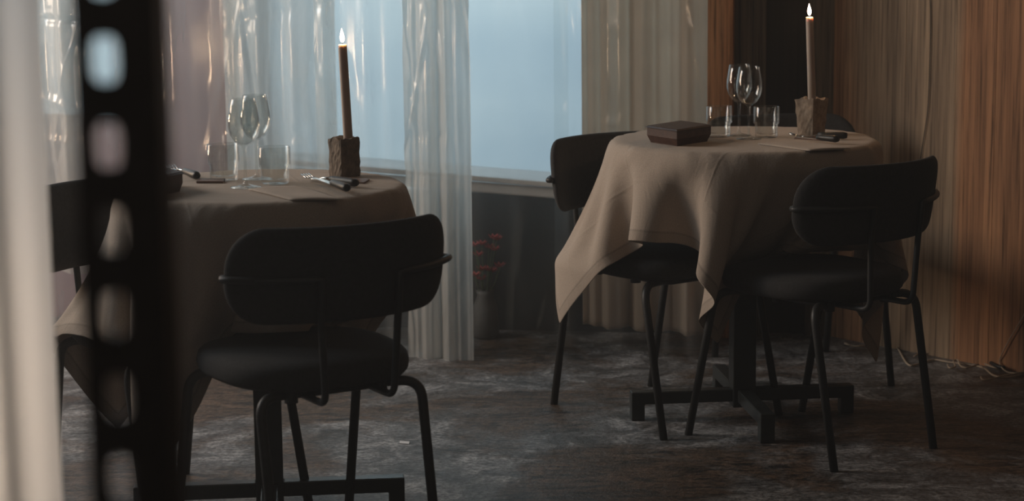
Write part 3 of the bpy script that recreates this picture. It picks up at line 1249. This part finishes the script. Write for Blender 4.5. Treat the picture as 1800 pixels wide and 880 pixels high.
def candle(base, tip_px, length, label, power):
    """base: world point of the candle foot; leans so that its top lies on the pixel column of tip_px"""
    top = on_y(tip_px[0], tip_px[1], base.y)
    d = (top - base)
    L = d.length
    root = empty('taper_candle', base)
    root.rotation_euler = d.to_track_quat('Z', 'Y').to_euler()
    tag(root, label, 'candle', 'lit taper candles')
    r = 0.0108
    prof = [(r * 1.02, 0), (r, 0.01)] + [(r * (1 - 0.08 * k / 20), 0.01 + (L - 0.014) * k / 20) for k in range(1, 20)] + \
           [(r * 0.92, L - 0.006), (r * 0.86, L - 0.001), (r * 0.70, L), (r * 0.45, L - 0.0035), (0.0012, L - 0.005)]
    G().lathe(prof, 24).build('wax', M['wax'], root)
    G().tube([(0, 0, L - 0.006), (0.0003, 0, L + 0.003), (0.0012, 0, L + 0.008)], 0.0008, 6).build('wick', M['wick'], root)
    f = [(0.0006, 0.004), (0.0035, 0.007), (0.0052, 0.012), (0.0050, 0.018), (0.0034, 0.025), (0.0016, 0.031), (0.0003, 0.036)]
    G().lathe([(a, b + L) for a, b in f], 16).build('flame', M['flame'], root)
    lp = base + d.normalized() * (L + 0.016)
    point('flame_light', lp, power, (1.0, 0.60, 0.30), 0.012)


pb = rough_block('candle_holder', 606, 309, 0.053, 0.053, 0.088, R(38), M['stone'], 'dark rough clay block holding the candle on the left table', 3)
candle(pb + Vector((0.010, 0, 0.080)), (602, 78), 0.2, 'leaning lit candle in the clay block on the left table', 0.55)
pb = rough_block('candle_holder', 1426, 237, 0.052, 0.066, 0.098, R(42), M['stone2'], 'pale rough clay cup holding the candle on the right table', 6)
candle(pb + Vector((0.001, 0, 0.088)), (1423, 30), 0.2, 'lit candle in the pale clay cup on the right table', 1.4)


def quad_slab(name, pxs, z0, th, mat, bev=0.001, smooth=False):
    """thin slab whose outline is given by table-top points"""
    pts = [on_z(x, y, z0) for x, y in pxs]
    c = sum(pts, Vector()) / len(pts)
    n = len(pts)
    vs = [(p.x - c.x, p.y - c.y, 0) for p in pts] + [(p.x - c.x, p.y - c.y, th) for p in pts]
    fs = [tuple(range(n))[::-1], tuple(range(n, 2 * n))] + [(i, (i + 1) % n, n + (i + 1) % n, n + i) for i in range(n)]
    o = mesh(name, vs, fs, mat, smooth=smooth, bev=bev)
    o.location = (c.x, c.y, z0)
    return o


def napkin(pxs, label):
    pts = [on_z(x, y, TOP) for x, y in pxs]
    c = sum(pts, Vector()) / 4
    n = 18
    vs, fs = [], []
    r = random.Random(len(label))
    k1, k2 = r.uniform(0, 6), r.uniform(0, 6)
    for lay in range(2):
        for j in range(n + 1):
            for i in range(n + 1):
                u, v = i / n, j / n
                p = pts[0] * (1 - u) * (1 - v) + pts[1] * u * (1 - v) + pts[2] * u * v + pts[3] * (1 - u) * v - c
                e = min(u, 1 - u, v, 1 - v)
                z = (0.0006 if lay == 0 else 0.0035 + 0.0025 * min(1, e * 9) + 0.0012 * math.sin(7 * u + k1) * math.sin(5 * v + k2))
                vs.append((p.x, p.y, z))
    m = (n + 1) ** 2
    for lay in range(2):
        for j in range(n):
            for i in range(n):
                q = (lay * m + j * (n + 1) + i, lay * m + j * (n + 1) + i + 1, lay * m + (j + 1) * (n + 1) + i + 1, lay * m + (j + 1) * (n + 1) + i)
                fs.append(q if lay else q[::-1])
    for i in range(n):
        for a, b in ((i, i + 1), (m - n - 1 + i + 1, m - n - 1 + i), ((i + 1) * (n + 1), i * (n + 1)), (i * (n + 1) + n, (i + 1) * (n + 1) + n)):
            fs.append((a, b, b + m, a + m))
    o = mesh('napkin', vs, fs, M['napkin'])
    o.location = (c.x, c.y, TOP)
    tag(o, label, 'napkin', 'folded linen napkins')


napkin([(437, 334), (512, 353), (604, 352), (520, 328)], 'folded beige napkin on the left table before the clay block')
napkin([(1332, 254), (1424, 266), (1496, 262), (1410, 250)], 'folded beige napkin on the right table at the near edge')


def cutlery(kind, pa, pb, label, zz=0.0045):
    """fork or knife lying from pixel pa (head) to pixel pb (handle end)"""
    a, b = on_z(*pa, TOP), on_z(*pb, TOP)
    root = empty(kind, (a.x, a.y, TOP + zz), math.atan2(b.y - a.y, b.x - a.x))
    L = (b - a).length
    hl = L * 0.48
    if kind == 'fork':
        g = G()
        w = 0.022
        hd = 0.065
        for k in range(4):
            y = (k - 1.5) * w / 3.3
            g.tube([(0.0, y, 0.010), (0.018, y, 0.004), (0.036, y, 0.0025)], 0.0014, 6)
        g.tube([(0.034, 0, 0.0025), (0.045, 0, 0.002), (0.058, 0, 0.004), (0.075, 0, 0.007), (L - hl, 0, 0.008)], 0.003, 10,
               radii=[0.0098, 0.0095, 0.005, 0.003, 0.003])
        o = g.build('head', M['chrome'], root)
        for v in o.data.vertices:
            if 0.033 < v.co.x < 0.07:
                v.co.z = 0.0025 + (v.co.z - 0.0025) * 0.25
    else:
        g = G()
        prof = [(0, 0.0), (0.02, 0.006), (0.05, 0.0085), (L - hl, 0.008), (L - hl, -0.006), (0.05, -0.007), (0.02, -0.005)]
        n = len(prof)
        vs = [(x, y, 0.003) for x, y in prof] + [(x, y, 0.0048) for x, y in prof]
        fs = [tuple(range(n))[::-1], tuple(range(n, 2 * n))] + [(i, (i + 1) % n, n + (i + 1) % n, n + i) for i in range(n)]
        g.add(vs, fs)
        g.build('blade', M['chrome'], root, smooth=False)
    g = G().tube([(L - hl - 0.004, 0, 0.008), (L - hl + 0.01, 0, 0.008), (L - hl / 2, 0, 0.008), (L - 0.012, 0, 0.008), (L - 0.002, 0, 0.008)], 0.007, 12,
                 radii=[0.0055, 0.0075, 0.0085, 0.0095, 0.007])
    g.build('handle', M['handle'], root)
    tag(root, label, kind)
    return root


cutlery('fork', (536, 316), (628, 331), 'fork with black handle lying before the left clay block', 0.004)
cutlery('knife', (556, 322), (612, 343), 'knife with black handle lying in front of the left fork', 0.0075)
cutlery('fork', (1388, 243), (1490, 246), 'fork with black handle lying before the right clay cup', 0.004)
cutlery('knife', (1400, 248), (1474, 255), 'knife with black handle lying in front of the right fork', 0.0075)
cutlery('fork', (300, 300), (348, 318), 'fork half hidden behind the left dark box', 0.004)
o = quad_slab('wooden_rest', [(566, 318), (640, 323), (650, 317), (580, 312)], TOP, 0.004, M['strip'])
tag(o, 'thin brown wooden rest under the cutlery on the left table', 'cutlery rest')
o = quad_slab('wooden_rest', [(345, 322), (392, 322), (396, 317), (350, 317)], TOP, 0.005, M['strip'])
tag(o, 'thin brown wooden rest left of the left table tumblers', 'cutlery rest')
o = quad_slab('wooden_rest', [(1396, 244), (1450, 248), (1462, 243), (1406, 239)], TOP, 0.004, M['strip'])
tag(o, 'thin brown wooden rest under the cutlery on the right table', 'cutlery rest')


def dark_box(corner_px, left_px, right_px, h, label):
    """box seen corner-on; the three table-top points are its near bottom corners"""
    c, l, r = on_z(*corner_px, TOP), on_z(*left_px, TOP), on_z(*right_px, TOP)
    root = empty('wooden_box', (c.x, c.y, TOP))
    u, v = (l - c), (r - c)
    u.z = v.z = 0
    u.y = max(u.y, 0.05)
    far = u + v
    def pr(s, t, z):
        q = u * s + v * t
        return (q.x, q.y, z)
    g = G()
    b = 0.06
    vs = [pr(b, b, 0), pr(1 - b, b, 0), pr(1 - b, 1 - b, 0), pr(b, 1 - b, 0),
          pr(0, 0, h * 0.45), pr(1, 0, h * 0.45), pr(1, 1, h * 0.45), pr(0, 1, h * 0.45),
          pr(0, 0, h * 0.93), pr(1, 0, h * 0.93), pr(1, 1, h * 0.93), pr(0, 1, h * 0.93)]
    fs = [(0, 1, 2, 3)] + [(i, (i + 1) % 4, 4 + (i + 1) % 4, 4 + i) for i in range(4)] + [(4 + i, 4 + (i + 1) % 4, 8 + (i + 1) % 4, 8 + i) for i in range(4)] + [(8, 11, 10, 9)]
    g.add(vs, fs)
    g.build('body', M['walnut'], root, smooth=False, bev=0.0015)
    g = G()
    vs = [pr(-.03, -.03, h * 0.94), pr(1.03, -.03, h * 0.94), pr(1.03, 1.03, h * 0.94), pr(-.03, 1.03, h * 0.94),
          pr(0.02, 0.02, h * 1.03), pr(.98, .02, h * 1.03), pr(.98, .98, h * 1.03), pr(.02, .98, h * 1.03)]
    g.add(vs, [(0, 1, 2, 3), (4, 7, 6, 5)] + [(i, (i + 1) % 4, 4 + (i + 1) % 4, 4 + i) for i in range(4)])
    g.build('lid', M['walnut'], root, smooth=False, bev=0.001)
    d = u.normalized()
    for t, z in ((0.35, h * 0.35), (0.75, h * 0.60)):
        a = Vector(pr(1.0, t, z))
        G().tube([a - d * 0.01, a + d * 0.022, a + d * 0.03], 0.006, 10, radii=[0.006, 0.0065, 0.004]).build('peg', M['walnut'], root)
    tag(root, label, 'box')


dark_box((1190, 258), (1137, 250), (1250, 248), 0.043, 'dark brown wooden box with two pegs on the left of the right table')
dark_box((262, 350), (222, 338), (322, 336), 0.042, 'dark wooden box on the left table, mostly behind the slotted post')


# ------------------------------------------------------------------ pink flowers low behind the film
p = on_y(852, 470, 6.51)
fl = empty('flower_bunch', (p.x, p.y, 0))
tag(fl, 'pinkish red bunch of flowers on the floor, blurred behind the plastic', 'flowers')
G().lathe([(0.03, 0), (0.045, 0.01), (0.04, 0.10), (0.025, 0.14), (0.03, 0.155)], 24).build('vase', M['greyclay'], fl)
rf = random.Random(5)
gs = G()
for k in range(14):
    a, q = rf.uniform(0, 6.28), rf.uniform(0.01, 0.055)
    hx, hy, hz = q * math.cos(a), q * math.sin(a) * 0.7, rf.uniform(0.19, 0.33)
    gs.tube([(0, 0, 0.13), (hx * 0.6, hy * 0.6, hz * 0.75), (hx, hy, hz)], 0.0018, 6)
    gp = G()
    for j in range(7):
        b = j * 0.9
        c = Vector((hx, hy, hz))
        d1 = Vector((math.cos(b), math.sin(b), 0.5))
        d2 = Vector((-math.sin(b), math.cos(b), 0))
        w = 0.016
        gp.add([c, c + d1 * w * 0.6 + d2 * w * 0.5, c + d1 * w * 1.3 + Vector((0, 0, 0.006)), c + d1 * w * 0.6 - d2 * w * 0.5], [(0, 1, 2, 3)])
    gp.build('bloom', M['petal'], fl)
gs.build('stems', M['stem'], fl)

# ------------------------------------------------------------------ cords, paper, wires
def floor_path(pxs, z=0.004):
    return [on_z(x, y, z) for x, y in pxs]


g = G()
g.tube(smooth_path(floor_path([(1570, 597), (1580, 615), (1596, 640), (1612, 640), (1640, 632), (1668, 636), (1700, 640), (1728, 646), (1748, 660), (1775, 662), (1812, 652)])), 0.0028, 8)
o = g.build('floor_cord', M['cord'])
tag(o, 'long cream cord snaking along the foot of the board wall', 'cord', 'cords on the floor by the board wall')
for k, (pl, lab) in enumerate((
        ([(1607, 626), (1616, 621), (1634, 620), (1660, 621), (1686, 627), (1720, 634), (1752, 646), (1800, 641)], 'upper cream cord lying close against the board wall'),
        ([(1724, 662), (1728, 667), (1742, 666), (1768, 659), (1790, 655), (1820, 650)], 'short cream cord looped at the right edge of the floor'),
        ([(1666, 640), (1669, 646), (1679, 644), (1676, 634), (1684, 633), (1688, 642), (1700, 646), (1720, 640)], 'small knotted cream cord in the middle of the cord heap'),
        ([(1485, 603), (1494, 606), (1506, 608), (1520, 607)], 'short white cord end beside the hanging cloth corner'))):
    o = G().tube(smooth_path(floor_path(pl, 0.006 + 0.004 * k)), 0.0026, 8).build('floor_cord', M['cord'])
    tag(o, lab, 'cord', 'cords on the floor by the board wall')
o = G().tube(smooth_path(floor_path([(1590, 608), (1630, 614), (1680, 615), (1710, 618), (1735, 632), (1750, 642), (1765, 646)], 0.012)), 0.006, 8).build('black_cable', M['cable'])
tag(o, 'thick black cable curving along the foot of the board wall', 'cable')
pts = [px_on_right(x, y, -0.006) for x, y in ((1812, 530), (1796, 560), (1778, 590), (1762, 620), (1757, 638))] + floor_path([(1768, 652), (1785, 656)], 0.012)
o = G().tube(smooth_path(pts), 0.0018, 6).build('hanging_cord', M['cord'])
tag(o, 'thin cream cord hanging down the board wall at the right edge', 'cord')
pts = [px_on_right(x, y, -0.003) for x, y in ((1634, -30), (1636, 40), (1634, 120), (1631, 190), (1624, 240), (1617, 285))]
o = G().tube(smooth_path(pts), 0.0014, 6).build('wall_wire', M['cable'])
tag(o, 'thin dark wire running down the board wall above the right chair', 'wire')
o = quad_slab('paper_scrap', [(702, 779), (719, 780), (720, 776), (703, 775)], 0.0005, 0.0012, M['paper'], bev=0)
tag(o, 'tiny white paper scrap lying on the concrete floor', 'paper')
